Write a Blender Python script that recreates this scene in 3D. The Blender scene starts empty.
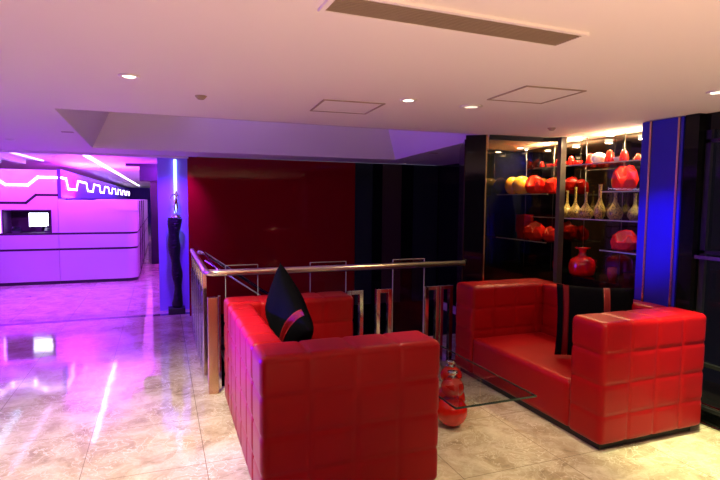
import bpy, bmesh, math, random
from mathutils import Vector, Matrix, Euler
random.seed(7)
PI = math.pi
scn = bpy.context.scene
COL = scn.collection

# ------------------------------------------------------------------ camera
cam_d = bpy.data.cameras.new('camera'); cam = bpy.data.objects.new('camera', cam_d); COL.objects.link(cam)
scn.camera = cam
cam_d.sensor_width = 36.0; cam_d.lens = 36.0 * 523.0 / 720.0; cam_d.clip_start = 0.05; cam_d.clip_end = 200
cam.location = (0, 0, 1.6)
yaw, pitch, roll = math.radians(20.9), math.radians(4.35), math.radians(0.5)
cam.matrix_world = (Matrix.Translation((0, 0, 1.6)) @ Matrix.Rotation(-yaw, 4, 'Z') @
                    Matrix.Rotation(PI/2 - pitch, 4, 'X') @ Matrix.Rotation(roll, 4, 'Z'))

# ------------------------------------------------------------------ colour management, world
scn.view_settings.view_transform = 'Standard'
scn.view_settings.look = 'None'
scn.view_settings.exposure = 0.14
scn.view_settings.gamma = 1.0
scn.view_settings.use_curve_mapping = False
W = bpy.data.worlds.new('night'); scn.world = W; W.use_nodes = True
W.node_tree.nodes['Background'].inputs[0].default_value = (0.20, 0.18, 0.30, 1)
W.node_tree.nodes['Background'].inputs[1].default_value = 0.5

# ------------------------------------------------------------------ lights
def area(name, loc, rot, size, power, color, sy=None, spread=None):
    l = bpy.data.lights.new(name, 'AREA'); l.energy = power; l.color = color
    l.shape = 'RECTANGLE'; l.size = size; l.size_y = sy or size
    if spread: l.spread = spread
    o = bpy.data.objects.new(name, l); COL.objects.link(o); o.location = loc; o.rotation_euler = rot
    return o
def spot(name, loc, target, power, color, deg=70, blend=0.8, rad=0.04):
    l = bpy.data.lights.new(name, 'SPOT'); l.energy = power; l.color = color
    l.spot_size = math.radians(deg); l.spot_blend = blend; l.shadow_soft_size = rad
    o = bpy.data.objects.new(name, l); COL.objects.link(o); o.location = loc
    o.rotation_euler = (Vector(target) - Vector(loc)).to_track_quat('-Z', 'Y').to_euler()
    return o
WARM = (1.0, 0.74, 0.47)
# unseen fills added behind the camera to brighten the ceiling
area('ceiling_fill', (1.1, -0.9, 0.25), (math.radians(147), 0, math.radians(-8)), 3.0, 52, (1.0, 0.60, 0.36), 1.0, math.radians(105))
area('ceiling_fill', (-1.6, -0.6, 0.25), (math.radians(150), 0, math.radians(5)), 2.6, 16, (1.0, 0.50, 0.66), 1.0, math.radians(105))
# magenta and violet washes of the reception hall, with some added fills
area('hall_wash_magenta', (-3.6, 7.9, 2.1), (math.radians(62), 0, math.radians(-18)), 3.0, 36, (0.65, 0.03, 1.0), 0.3)
for hx, hy, hp in ((-2.9, 9.0, 230), (-1.6, 8.9, 230), (-0.6, 9.4, 160)):
    spot('hall_spot_violet', (hx, hy, 2.2), (hx, hy + 0.6, 0), hp, (0.22, 0.015, 1.0), 120, 0.6)
for hx, hp in ((-3.2, 110), (-1.9, 160), (-0.9, 130)):
    spot('hall_spot_magenta', (hx, 8.0, 2.1), (hx, 10.95, 0.9), hp, (0.52, 0.035, 1.0), 75, 1.0)
area('hall_ceiling_fill', (-1.3, 12.0, 1.60), (PI, 0, 0), 1.0, 200, (0.8, 0.04, 0.9), 1.2)  # hidden fill added behind the counter front to brighten the hall ceiling
spot('corridor_fill', (0.1, 9.6, 2.2), (-0.1, 13.5, 0.9), 160, (0.35, 0.02, 1.0), 80)  # violet spot added to lift the dark corridor
area('hall_wash_end', (-1.0, 18.0, 2.2), (0, 0, 0), 1.6, 130, (0.60, 0.06, 1.0), 12)
spot('spot_violet_sofa', (-2.9, 5.2, 1.05), (0.45, 3.0, 0.62), 3600, (0.04, 0.0, 1.0), 24, 0.9)  # unseen spot added to turn the left sofa back violet
area('side_violet_fill', (-4.6, 5.6, 1.3), (math.radians(90), 0, math.radians(-105)), 3.2, 130, (0.22, 0.02, 1.0), 1.6)  # violet fill added out of view at the left
# violet fill added inside the ceiling tray to tint its faces
area('tray_fill', (0.3, 5.2, 2.80), (0, math.radians(-62), 0), 0.3, 9, (0.35, 0.15, 1.0), 1.4)
# lounge downlights; the spots from spot_sofa on have no fixture
spot('spot_floor_left', (-0.14, 3.05, 2.2), (-0.1, 3.6, 0), 340, (1.0, 0.84, 0.60), 90)
spot('spot_lounge', (1.49, 3.06, 2.2), (1.70, 2.95, 0), 60, WARM, 70)
spot('spot_right', (3.01, 2.14, 2.2), (3.45, 2.0, 0), 420, (0.95, 0.95, 0.46), 58)
spot('spot_sofa', (2.3, 2.75, 2.2), (3.2, 3.0, 0.4), 38, (1.0, 0.66, 0.40), 70)
spot('spot_violet_panel', (0.15, 7.0, 2.08), (0.20, 7.9, 1.1), 140, (0.20, 0.02, 1.0), 80)  # dedicated violet spot added for the panel behind the sculpture
spot('spot_near_floor', (2.1, 1.4, 2.2), (2.4, 1.9, 0), 110, (1.0, 0.88, 0.48), 75)
spot('spot_blue_column', (2.3, 2.35, 2.1), (3.6, 2.96, 1.36), 190, (0.02, 0.02, 1.0), 27, 1.0)  # blue spot added to colour the column, no lamp stands here

# ------------------------------------------------------------------ materials
MATS = {}
def mat(name, color, rough=0.5, metal=0.0, spec=0.5, coat=0.0, emit=None, estr=0.0, trans=0.0, ior=1.45, alpha=None):
    if name in MATS: return MATS[name]
    m = bpy.data.materials.new(name); m.use_nodes = True; b = m.node_tree.nodes['Principled BSDF']
    b.inputs['Base Color'].default_value = (*color, 1); b.inputs['Roughness'].default_value = rough
    b.inputs['Metallic'].default_value = metal; b.inputs['Specular IOR Level'].default_value = spec
    b.inputs['Coat Weight'].default_value = coat; b.inputs['Coat Roughness'].default_value = 0.05
    b.inputs['Transmission Weight'].default_value = trans; b.inputs['IOR'].default_value = ior
    if emit: b.inputs['Emission Color'].default_value = (*emit, 1); b.inputs['Emission Strength'].default_value = estr
    MATS[name] = m; return m
def nodes(m): return m.node_tree.nodes, m.node_tree.links, m.node_tree.nodes['Principled BSDF']
def noise_bump(m, scale, strength, dist=0.01, detail=4, stretch=None):
    n, l, b = nodes(m)
    tc = n.new('ShaderNodeTexCoord'); mp = n.new('ShaderNodeMapping'); l.new(tc.outputs['Object'], mp.inputs[0])
    if stretch: mp.inputs['Scale'].default_value = stretch
    t = n.new('ShaderNodeTexNoise'); t.inputs['Scale'].default_value = scale; t.inputs['Detail'].default_value = detail
    l.new(mp.outputs[0], t.inputs['Vector'])
    bp = n.new('ShaderNodeBump'); bp.inputs['Strength'].default_value = strength; bp.inputs['Distance'].default_value = dist
    l.new(t.outputs['Fac'], bp.inputs['Height']); l.new(bp.outputs[0], b.inputs['Normal'])
    return t
def noise_color(m, c1, c2, scale, lo=0.35, hi=0.65, stretch=None, detail=4):
    n, l, b = nodes(m)
    tc = n.new('ShaderNodeTexCoord'); mp = n.new('ShaderNodeMapping'); l.new(tc.outputs['Object'], mp.inputs[0])
    if stretch: mp.inputs['Scale'].default_value = stretch
    t = n.new('ShaderNodeTexNoise'); t.inputs['Scale'].default_value = scale; t.inputs['Detail'].default_value = detail
    l.new(mp.outputs[0], t.inputs['Vector'])
    r = n.new('ShaderNodeValToRGB'); r.color_ramp.elements[0].position = lo; r.color_ramp.elements[1].position = hi
    r.color_ramp.elements[0].color = (*c1, 1); r.color_ramp.elements[1].color = (*c2, 1)
    l.new(t.outputs['Fac'], r.inputs[0]); l.new(r.outputs[0], b.inputs['Base Color'])

m_ceil = mat('painted_ceiling', (0.80, 0.76, 0.74), 0.7, spec=0.2)
m_hallceil = mat('hall_ceiling_paint', (0.75, 0.75, 0.78), 0.45)
m_white = mat('white_panel', (0.75, 0.74, 0.78), 0.45)
m_leather = mat('red_leather', (0.31, 0.002, 0.005), 0.34, spec=0.12, coat=0.22)
m_leather.node_tree.nodes['Principled BSDF'].inputs['Coat Roughness'].default_value = 0.45
noise_bump(m_leather, 160, 0.10, 0.002)
m_plinth = mat('black_plinth', (0.012, 0.010, 0.010), 0.4)
m_velvet = mat('black_velvet', (0.0035, 0.0035, 0.005), 0.95, spec=0.02)
m_velvet.node_tree.nodes['Principled BSDF'].inputs['Sheen Weight'].default_value = 0.0
m_sequin = mat('red_sequins', (0.28, 0.006, 0.010), 0.3, metal=0.4)
noise_bump(m_sequin, 220, 0.9, 0.004)
m_chrome = mat('chrome', (0.78, 0.77, 0.76), 0.10, metal=1.0)
m_gold = mat('brass', (0.80, 0.55, 0.25), 0.25, metal=1.0)
m_steel = mat('brushed_steel', (0.66, 0.62, 0.70), 0.32, metal=0.8)
noise_bump(m_steel, 30, 0.12, 0.003, 3, (1, 1, 30))
m_redglass = mat('red_lacquered_glass', (0.24, 0.002, 0.006), 0.05, spec=0.3)
m_black = mat('black_glass', (0.004, 0.005, 0.005), 0.05, spec=0.3)
m_green = mat('dark_green_glass', (0.022, 0.036, 0.028), 0.06, spec=0.5)
m_brown = mat('brown_black_glass', (0.055, 0.034, 0.028), 0.08, spec=0.5)
m_matte = mat('matte_black', (0.008, 0.008, 0.009), 0.5)
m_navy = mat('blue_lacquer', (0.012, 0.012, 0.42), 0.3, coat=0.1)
m_mirror = mat('smoked_mirror', (0.10, 0.085, 0.075), 0.04, metal=1.0)
m_grille = mat('grille_bronze', (0.42, 0.33, 0.25), 0.5)
m_grilledark = mat('duct_black', (0.01, 0.01, 0.01), 0.8)
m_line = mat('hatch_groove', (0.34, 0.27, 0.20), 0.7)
m_trimw = mat('white_plastic', (0.8, 0.78, 0.74), 0.4)
m_lamp = mat('lamp_glow', (1, 1, 1), 0.5, emit=(1.0, 0.86, 0.66), estr=14)
m_lampoff = mat('lamp_dim', (0.9, 0.85, 0.8), 0.4, emit=(1.0, 0.8, 0.6), estr=1.2)
m_ledw = mat('led_white_violet', (1, 1, 1), 0.5, emit=(0.86, 0.62, 1.0), estr=7)
m_ledc = mat('led_cyan', (1, 1, 1), 0.5, emit=(0.35, 0.65, 1.0), estr=3.2)
m_ledv = mat('led_violet', (1, 1, 1), 0.5, emit=(0.55, 0.40, 1.0), estr=4)
m_screen = mat('lit_screen', (1, 1, 1), 0.3, emit=(0.82, 0.88, 1.0), estr=5)
m_fascia = mat('violet_fascia', (0.12, 0.03, 0.75), 0.4)
m_shelf = mat('shelf_glass', (0.55, 0.62, 0.58), 0.08, spec=0.8)
m_blackgourd = mat('red_enamel', (0.60, 0.012, 0.006), 0.10, coat=0.6)
m_stone = mat('dark_base', (0.02, 0.02, 0.03), 0.4)
m_trunk = mat('dark_bound_wood', (0.006, 0.005, 0.012), 0.4, spec=0.3)
noise_bump(m_trunk, 26, 1.0, 0.03, 5, (0.4, 0.4, 2.2))
m_silver = mat('polished_silver', (0.9, 0.88, 0.92), 0.12, metal=1.0)
m_yel = mat('yellow_art_glass', (0.95, 0.58, 0.02), 0.16, coat=0.5, emit=None)
m_yel2 = mat('amber_art_glass', (0.80, 0.36, 0.02), 0.18, coat=0.5)
m_artred = mat('coral_red_art_glass', (0.90, 0.020, 0.010), 0.16, coat=0.3)
m_artdark = mat('deep_red_art_glass', (0.30, 0.008, 0.006), 0.12, coat=0.6)
m_artpink = mat('pale_pink_inner_glass', (0.95, 0.28, 0.16), 0.3)
m_pearl = mat('pearl_white_glass', (0.92, 0.82, 0.74), 0.2, coat=0.4)
m_bottle = mat('speckled_gold_glaze', (0.45, 0.36, 0.14), 0.3, coat=0.4)
noise_color(m_bottle, (0.015, 0.016, 0.005), (0.58, 0.42, 0.11), 110, 0.40, 0.55)
m_city = mat('night_tower', (0.010, 0.010, 0.02), 0.8)
m_citylit = mat('lit_window_far', (1, 1, 1), 0.5, emit=(1.0, 0.75, 0.45), estr=3)
m_cityblue = mat('blue_neon_far', (1, 1, 1), 0.5, emit=(0.05, 0.08, 1.0), estr=1.6)
for mm in (m_yel, m_artred, m_yel2):
    mm.node_tree.nodes['Principled BSDF'].inputs['Subsurface Weight'].default_value = 0.0

def glassmat(name, tint, rough=0.02, fac=0.12):
    """thin architectural glass: mostly clear, fresnel reflection, slight tint"""
    m = bpy.data.materials.new(name); m.use_nodes = True; n, l = m.node_tree.nodes, m.node_tree.links
    n.clear(); out = n.new('ShaderNodeOutputMaterial'); mix = n.new('ShaderNodeMixShader')
    tr = n.new('ShaderNodeBsdfTransparent'); tr.inputs[0].default_value = (*tint, 1)
    gl = n.new('ShaderNodeBsdfGlossy'); gl.inputs['Roughness'].default_value = rough
    lw = n.new('ShaderNodeFresnel'); lw.inputs[0].default_value = 1.45
    ad = n.new('ShaderNodeMath'); ad.operation = 'MULTIPLY_ADD'; ad.inputs[1].default_value = 1.0; ad.inputs[2].default_value = fac
    geo = n.new('ShaderNodeNewGeometry'); inv = n.new('ShaderNodeMath'); inv.operation = 'SUBTRACT'; inv.inputs[0].default_value = 1.0; l.new(geo.outputs['Backfacing'], inv.inputs[1]); l.new(inv.outputs[0], ad.inputs[1]); mn = n.new('ShaderNodeMath'); mn.operation = 'MINIMUM'; mn.inputs[1].default_value = 0.6; l.new(lw.outputs[0], mn.inputs[0]); l.new(mn.outputs[0], ad.inputs[0]); l.new(ad.outputs[0], mix.inputs[0]); l.new(tr.outputs[0], mix.inputs[1]); l.new(gl.outputs[0], mix.inputs[2])
    l.new(mix.outputs[0], out.inputs[0]); MATS[name] = m; return m
m_glass = glassmat('clear_glass', (0.93, 0.96, 0.95), 0.01, 0.0)
m_smoke = glassmat('smoked_glass', (0.80, 0.76, 0.70), 0.01, 0.0)
m_tglass = glassmat('table_glass', (0.86, 0.91, 0.88), 0.02, 0.0)
m_edge = mat('glass_edge', (0.02, 0.035, 0.03), 0.15)
m_edgel = mat('glass_edge_bright', (0.45, 0.45, 0.42), 0.2)
m_redvase = mat('ruby_glass', (0.62, 0.004, 0.006), 0.04, spec=0.7, coat=0.8)

def floor_material():
    m = mat('polished_marble', (0.5, 0.45, 0.38), 0.07, spec=0.6); n, l, b = nodes(m)
    tc = n.new('ShaderNodeTexCoord')
    def ramp(src, pts):
        r = n.new('ShaderNodeValToRGB'); e = r.color_ramp.elements
        e[0].position, e[1].position = pts[0][0], pts[-1][0]
        e[0].color, e[1].color = (*pts[0][1], 1), (*pts[-1][1], 1)
        for p, c in pts[1:-1]:
            k = e.new(p); k.color = (*c, 1)
        l.new(src, r.inputs[0]); return r.outputs[0]
    wn = n.new('ShaderNodeTexNoise'); wn.inputs['Scale'].default_value = 3.5; wn.inputs['Detail'].default_value = 5
    l.new(tc.outputs['Object'], wn.inputs['Vector'])
    mx = n.new('ShaderNodeMix'); mx.data_type = 'VECTOR'; mx.inputs[0].default_value = 0.36
    l.new(tc.outputs['Object'], mx.inputs[4]); l.new(wn.outputs['Color'], mx.inputs[5])
    base = n.new('ShaderNodeTexNoise'); base.inputs['Scale'].default_value = 5.5; base.inputs['Detail'].default_value = 9; base.inputs['Roughness'].default_value = 0.68
    l.new(mx.outputs[1], base.inputs['Vector'])
    c0 = ramp(base.outputs['Fac'], [(0.30, (0.26, 0.20, 0.13)), (0.45, (0.46, 0.38, 0.27)), (0.58, (0.60, 0.53, 0.41)), (0.72, (0.72, 0.66, 0.54))])
    vor = n.new('ShaderNodeTexVoronoi'); vor.feature = 'DISTANCE_TO_EDGE'; vor.inputs['Scale'].default_value = 19
    l.new(mx.outputs[1], vor.inputs['Vector'])
    v = ramp(vor.outputs['Distance'], [(0.0, (1, 1, 1)), (0.045, (0, 0, 0))])
    n2 = n.new('ShaderNodeTexNoise'); n2.inputs['Scale'].default_value = 2.6; l.new(tc.outputs['Object'], n2.inputs['Vector'])
    k = ramp(n2.outputs['Fac'], [(0.36, (0.1, 0.1, 0.1)), (0.56, (1, 1, 1))])
    mu = n.new('ShaderNodeMath'); mu.operation = 'MULTIPLY'; l.new(v, mu.inputs[0]); l.new(k, mu.inputs[1])
    m1 = n.new('ShaderNodeMix'); m1.data_type = 'RGBA'; l.new(mu.outputs[0], m1.inputs[0]); l.new(c0, m1.inputs[6]); m1.inputs[7].default_value = (0.74, 0.69, 0.58, 1)
    # tile joints every 0.69 m, and a dark inlaid band at the threshold of the hall
    sp = n.new('ShaderNodeSeparateXYZ'); l.new(tc.outputs['Object'], sp.inputs[0])
    def joint(sock, off):
        a = n.new('ShaderNodeMath'); a.operation = 'ADD'; a.inputs[1].default_value = off; l.new(sock, a.inputs[0])
        p = n.new('ShaderNodeMath'); p.operation = 'PINGPONG'; p.inputs[1].default_value = 0.345; l.new(a.outputs[0], p.inputs[0])
        c = n.new('ShaderNodeMath'); c.operation = 'LESS_THAN'; c.inputs[1].default_value = 0.0020; l.new(p.outputs[0], c.inputs[0]); return c.outputs[0]
    j = n.new('ShaderNodeMath'); j.operation = 'MAXIMUM'; l.new(joint(sp.outputs[0], -0.23), j.inputs[0]); l.new(joint(sp.outputs[1], 0.26), j.inputs[1])
    m2 = n.new('ShaderNodeMix'); m2.data_type = 'RGBA'; l.new(j.outputs[0], m2.inputs[0]); l.new(m1.outputs[2], m2.inputs[6]); m2.inputs[7].default_value = (0.20, 0.15, 0.10, 1)
    c = n.new('ShaderNodeMath'); c.operation = 'COMPARE'; c.inputs[1].default_value = 7.62; c.inputs[2].default_value = 0.06; l.new(sp.outputs[1], c.inputs[0])
    m3 = n.new('ShaderNodeMix'); m3.data_type = 'RGBA'; l.new(c.outputs[0], m3.inputs[0]); l.new(m2.outputs[2], m3.inputs[6]); m3.inputs[7].default_value = (0.06, 0.045, 0.05, 1)
    l.new(m3.outputs[2], b.inputs['Base Color'])
    wv = n.new('ShaderNodeTexNoise'); wv.inputs['Scale'].default_value = 5.0; wv.inputs['Detail'].default_value = 2; l.new(tc.outputs['Object'], wv.inputs['Vector'])
    bp = n.new('ShaderNodeBump'); bp.inputs['Strength'].default_value = 0.10; bp.inputs['Distance'].default_value = 0.012
    l.new(wv.outputs['Fac'], bp.inputs['Height']); l.new(bp.outputs[0], b.inputs['Normal'])
    return m
m_floor = floor_material()

# ------------------------------------------------------------------ builders
def link(name, bm, m, parent=None, smooth=False, loc=None):
    me = bpy.data.meshes.new(name); bmesh.ops.recalc_face_normals(bm, faces=bm.faces[:]); bm.to_mesh(me); bm.free()
    o = bpy.data.objects.new(name, me); COL.objects.link(o)
    for x in (m if isinstance(m, (list, tuple)) else [m]): me.materials.append(x)
    if smooth:
        for p in me.polygons: p.use_smooth = True
    if parent is not None: o.parent = parent
    if loc: o.location = loc
    return o
def box(bm, x0, x1, y0, y1, z0, z1, bevel=0.0, mi=0):
    r = bmesh.ops.create_cube(bm, size=1)
    for v in r['verts']:
        v.co = Vector(((x0+x1)/2 + v.co.x*(x1-x0), (y0+y1)/2 + v.co.y*(y1-y0), (z0+z1)/2 + v.co.z*(z1-z0)))
    fs = list({f for v in r['verts'] for f in v.link_faces})
    for f in fs: f.material_index = mi
    if bevel > 0:
        es = list({e for v in r['verts'] for e in v.link_edges})
        bmesh.ops.bevel(bm, geom=es, offset=bevel, segments=3, affect='EDGES', profile=0.5)
    return bm
def B(*a, **k): return box(bmesh.new(), *a, **k)
def lathe(bm, prof, c=(0, 0, 0), seg=32, fn=None):
    rings = []
    for (r, z) in prof:
        if r < 1e-5: rings.append([bm.verts.new((c[0], c[1], c[2]+z))])
        else: rings.append([bm.verts.new((c[0]+r*math.cos(2*PI*i/seg), c[1]+r*math.sin(2*PI*i/seg), c[2]+z)) for i in range(seg)])
    for a, b in zip(rings[:-1], rings[1:]):
        for i in range(seg):
            j = (i+1) % seg
            if len(a) == 1 and len(b) == 1: continue
            if len(a) == 1: bm.faces.new((a[0], b[i], b[j]))
            elif len(b) == 1: bm.faces.new((a[i], a[j], b[0]))
            else: bm.faces.new((a[i], a[j], b[j], b[i]))
    for ring in (rings[0], rings[-1]):
        if len(ring) > 2: bm.faces.new(ring)
    return bm
def tube(bm, pts, r, seg=12, caps=True, rad=None):
    pts = [Vector(p) for p in pts]; rings = []
    up0 = None
    for i, p in enumerate(pts):
        t = ((pts[i+1]-p) if i < len(pts)-1 else Vector()) .normalized() + ((p-pts[i-1]) if i > 0 else Vector()).normalized()
        t.normalize()
        ref = up0 if up0 is not None else (Vector((0, 0, 1)) if abs(t.z) < 0.9 else Vector((1, 0, 0)))
        a = t.cross(ref).normalized(); b = a.cross(t).normalized(); up0 = b
        rr = rad[i] if rad else r
        rings.append([bm.verts.new(p + a*rr*math.cos(2*PI*k/seg) + b*rr*math.sin(2*PI*k/seg)) for k in range(seg)])
    for a, b in zip(rings[:-1], rings[1:]):
        for i in range(seg):
            j = (i+1) % seg; bm.faces.new((a[i], a[j], b[j], b[i]))
    if caps: bm.faces.new(rings[0]); bm.faces.new(rings[-1][::-1])
    return bm
def prism(bm, pts, axis, a0, a1, mi=0):
    """polygon of 2-D points extruded along axis (0,1,2)"""
    def co(p, a):
        q = list(p); q.insert(axis, a); return q
    A = [bm.verts.new(co(p, a0)) for p in pts]; Bv = [bm.verts.new(co(p, a1)) for p in pts]
    fs = [bm.faces.new(A), bm.faces.new(Bv[::-1])]
    for i in range(len(pts)):
        j = (i+1) % len(pts); fs.append(bm.faces.new((A[i], A[j], Bv[j], Bv[i])))
    for f in fs: f.material_index = mi
    return bm
def quad(bm, *pts):
    return bm.faces.new([bm.verts.new(p) for p in pts])
def struct(name, bm, m, parent=None, smooth=False):
    o = link(name, bm, m, parent, smooth)
    if parent is None: o['kind'] = 'structure'
    return o
def tag(o, label, cat, group=None):
    o['label'] = label; o['category'] = cat
    if group: o['group'] = group
    return o
def thing(name, label, cat, loc=(0, 0, 0), rz=0, group=None):
    o = bpy.data.objects.new(name, None); COL.objects.link(o); o.location = loc; o.rotation_euler = (0, 0, rz)
    o.empty_display_size = 0.1
    return tag(o, label, cat, group)
def copy_tree(o, parent=None):
    c = o.copy(); COL.objects.link(c)
    if parent is not None: c.parent = parent
    for ch in list(o.children): copy_tree(ch, c)
    return c

# ------------------------------------------------------------------ floor, pit, stairs
HX0, HX1, HY0, HY1 = 0.42, 2.76, 4.50, 7.42
bm = bmesh.new()
for (x0, x1, y0, y1) in ((-9, HX0, -3.2, 37), (HX0, 4.6, -3.2, HY0), (HX1, 4.6, HY0, 5.4), (4.16, 4.6, 5.4, 7.9), (HX0, 0.5, HY1, 37)):
    box(bm, x0, x1, y0, y1, -0.12, 0)
struct('floor', bm, m_floor)
bm = bmesh.new()
box(bm, HX0-0.02, HX0, HY0, 6.35, -3.0, -0.12); box(bm, HX0, HX1, HY0-0.02, HY0, -3.0, -0.12)
box(bm, HX1, HX1+0.02, HY0, 5.4, -3.0, -0.12); box(bm, HX1, 4.16, 5.38, 5.4, -3.0, -0.12); box(bm, 4.16, 4.18, 5.4, HY1, -3.0, -0.12); box(bm, HX0, 4.16, HY0, HY1, -3.05, -3.0)
struct('wall_stairwell', bm, m_matte)
st = thing('staircase', 'dark flight of steps going down beside the red glass wall, behind the railing', 'stairs', (0.42, 6.9, 0))
for i in range(10):
    link('step', B(0.003+i*0.27, 0.275+i*0.27 if i < 8 else 0.27+i*0.27, -0.50, 0.50, -0.16*(i+1)-0.06, -0.16*(i+1)), m_stone, st) if i < 8 else None

# ------------------------------------------------------------------ ceiling with tray
ZN, ZF = 2.24, 2.16
TX0, TX1, TY0, TY1 = -0.70, 3.04, 4.36, 6.62
def zc(y): return ZN if y <= TY0 else (ZF if y >= TY1 else ZN + (ZF-ZN)*(y-TY0)/(TY1-TY0))
bm = bmesh.new()
# solid slabs so that the ceiling has thickness
def slab(x0, x1, y0, y1):
    prism(bm, [(y0, zc(y0)), (y1, zc(y1)), (y1, zc(y1)+0.10), (y0, zc(y0)+0.10)], 0, x0, x1)
slab(-9, 4.6, -3.2, TY0); slab(-9, TX0, TY0, TY1); slab(TX1, 4.6, TY0, TY1); slab(-9, 4.6, TY1, 7.36)
struct('ceiling', bm, m_ceil)
# sloping sides and lid of the tray
a, zt = 0.46, 3.02
bm = bmesh.new()
lo = [(TX0, TY0, ZN), (TX1, TY0, ZN), (TX1, TY1, ZF), (TX0, TY1, ZF)]
hi = [(TX0+a, TY0+a, zt), (TX1-a, TY0+a, zt), (TX1-a, TY1-a, zt), (TX0+a, TY1-a, zt)]
for i in range(4):
    j = (i+1) % 4; quad(bm, lo[i], lo[j], hi[j], hi[i])
quad(bm, *hi)
bmesh.ops.remove_doubles(bm, verts=bm.verts[:], dist=1e-4)
tr_ = struct('ceiling_tray', bm, m_ceil)
sol = tr_.modifiers.new('s', 'SOLIDIFY'); sol.thickness = 0.03; sol.offset = 1
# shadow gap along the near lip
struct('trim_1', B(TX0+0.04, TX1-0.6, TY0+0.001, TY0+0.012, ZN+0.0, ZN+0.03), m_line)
# lintel over the hall opening, with two small steps
bm = bmesh.new()
box(bm, -9, 0.36, 7.34, 7.46, 2.135, 2.5); box(bm, -9, 0.36, 7.46, 7.56, 2.165, 2.5)
struct('trim_2', bm, m_ceil)

# ------------------------------------------------------------------ lounge walls
bw = struct('wall_back', B(0.35, 2.745, 7.42, 7.50, -0.002, 2.16), m_redglass)
bm = bmesh.new(); box(bm, 0.42, 4.6, 7.43, 7.52, -3.0, -0.003)
link('lower_panel', bm, m_black, bw)
pan = [(2.75, 3.03, m_green), (3.035, 3.19, m_black), (3.195, 3.52, m_brown), (3.525, 3.72, m_black), (3.725, 4.16, m_green)]
for x0, x1, m in pan:
    struct('wall_back', B(x0, x1, 7.42, 7.50, -0.002, 2.16), m)
struct('wall_right', B(4.18, 4.26, 4.6, 7.52, -3.0, 2.30), m_black)
# niche behind the display glass: smoked mirrors
bm = bmesh.new()
box(bm, 4.10, 4.16, 3.15, 5.32, 0, 2.239)
struct('wall_niche', bm, m_mirror)
struct('wall_niche', B(3.30, 4.10, 5.26, 5.32, 0, 2.20), m_black)
bm = bmesh.new(); prism(bm, [(2.81, 4.455), (3.30, 5.26), (3.30, 5.32), (3.26, 5.32), (2.785, 4.455)], 2, 0, 2.20)
struct('wall_niche', bm, m_brown)
# right wall towards the camera with its window
bm = bmesh.new()
box(bm, 3.60, 4.16, 2.67, 2.778, 0, 2.239)
box(bm, 3.66, 3.80, -3.2, 2.67, 0, 0.10); box(bm, 3.66, 3.80, -3.2, 2.67, 2.12, 2.239); box(bm, 3.66, 3.80, -3.2, 0.2, 0.1, 2.12)
struct('wall_right', bm, m_black)
wn = struct('window_1', B(3.69, 3.70, 0.2, 2.67, 0.10, 2.12), glassmat('window_glass', (0.85, 0.85, 0.9), 0.01, 0.0))
bm = bmesh.new()
for z in (0.10, 0.42, 1.235, 2.03): box(bm, 3.66, 3.688, 0.2, 2.66, z, z+0.025)
for y in (2.62, 1.7, 0.9, 0.2): box(bm, 3.66, 3.688, y, y+0.04, 0.1, 2.12)
link('window_frame', bm, m_matte, wn)
link('window_sill', B(3.61, 3.66, 0.2, 2.66, 1.20, 1.225), mat('dark_chrome', (0.3, 0.3, 0.36), 0.15, metal=1.0), wn)
link('window_rail', tube(tube(bmesh.new(), [(3.63, 0.3, 0.014), (3.63, 2.6, 0.014)], 0.012), [(3.63, 0.3, 0.16), (3.63, 2.6, 0.16)], 0.010), m_chrome, wn)
struct('wall_left', B(-9.1, -9, -3.2, 37, -0.1, 2.5), m_white)
struct('wall_rear', B(-9, 4.6, -3.3, -3.2, -0.1, 2.5), mat('rear_wall_paint', (0.05, 0.04, 0.04), 0.6))

# night city beyond the window
for i, (x, y, w, d, h) in enumerate([(31, 21.5, 5, 8, 3.0), (48, 33.5, 6, 8, 5.2)]):
    lb = ['low dark night building outside the window with a blue neon line', 'tallest dark tower seen at night through the window'][i]
    t = thing('night_building', lb, 'building', (x, y, -12))
    link('wall', B(-w/2, w/2, -d/2, d/2, 0, 12+h), m_city, t)
    for k in range(8):
        yy = -d/2 + 0.3 + random.random()*(d-0.8); zz = 12 + h - 0.5 - random.random()*3.0
        link('window', B(-w/2-0.05, -w/2+0.02, yy, yy+0.22, zz, zz+0.18), m_citylit, t)
    if i == 0: link('neon_strip', B(-w/2-0.07, -w/2-0.01, -d/2, d/2, 12+h-1.2, 12+h-0.85), m_cityblue, t)

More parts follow.
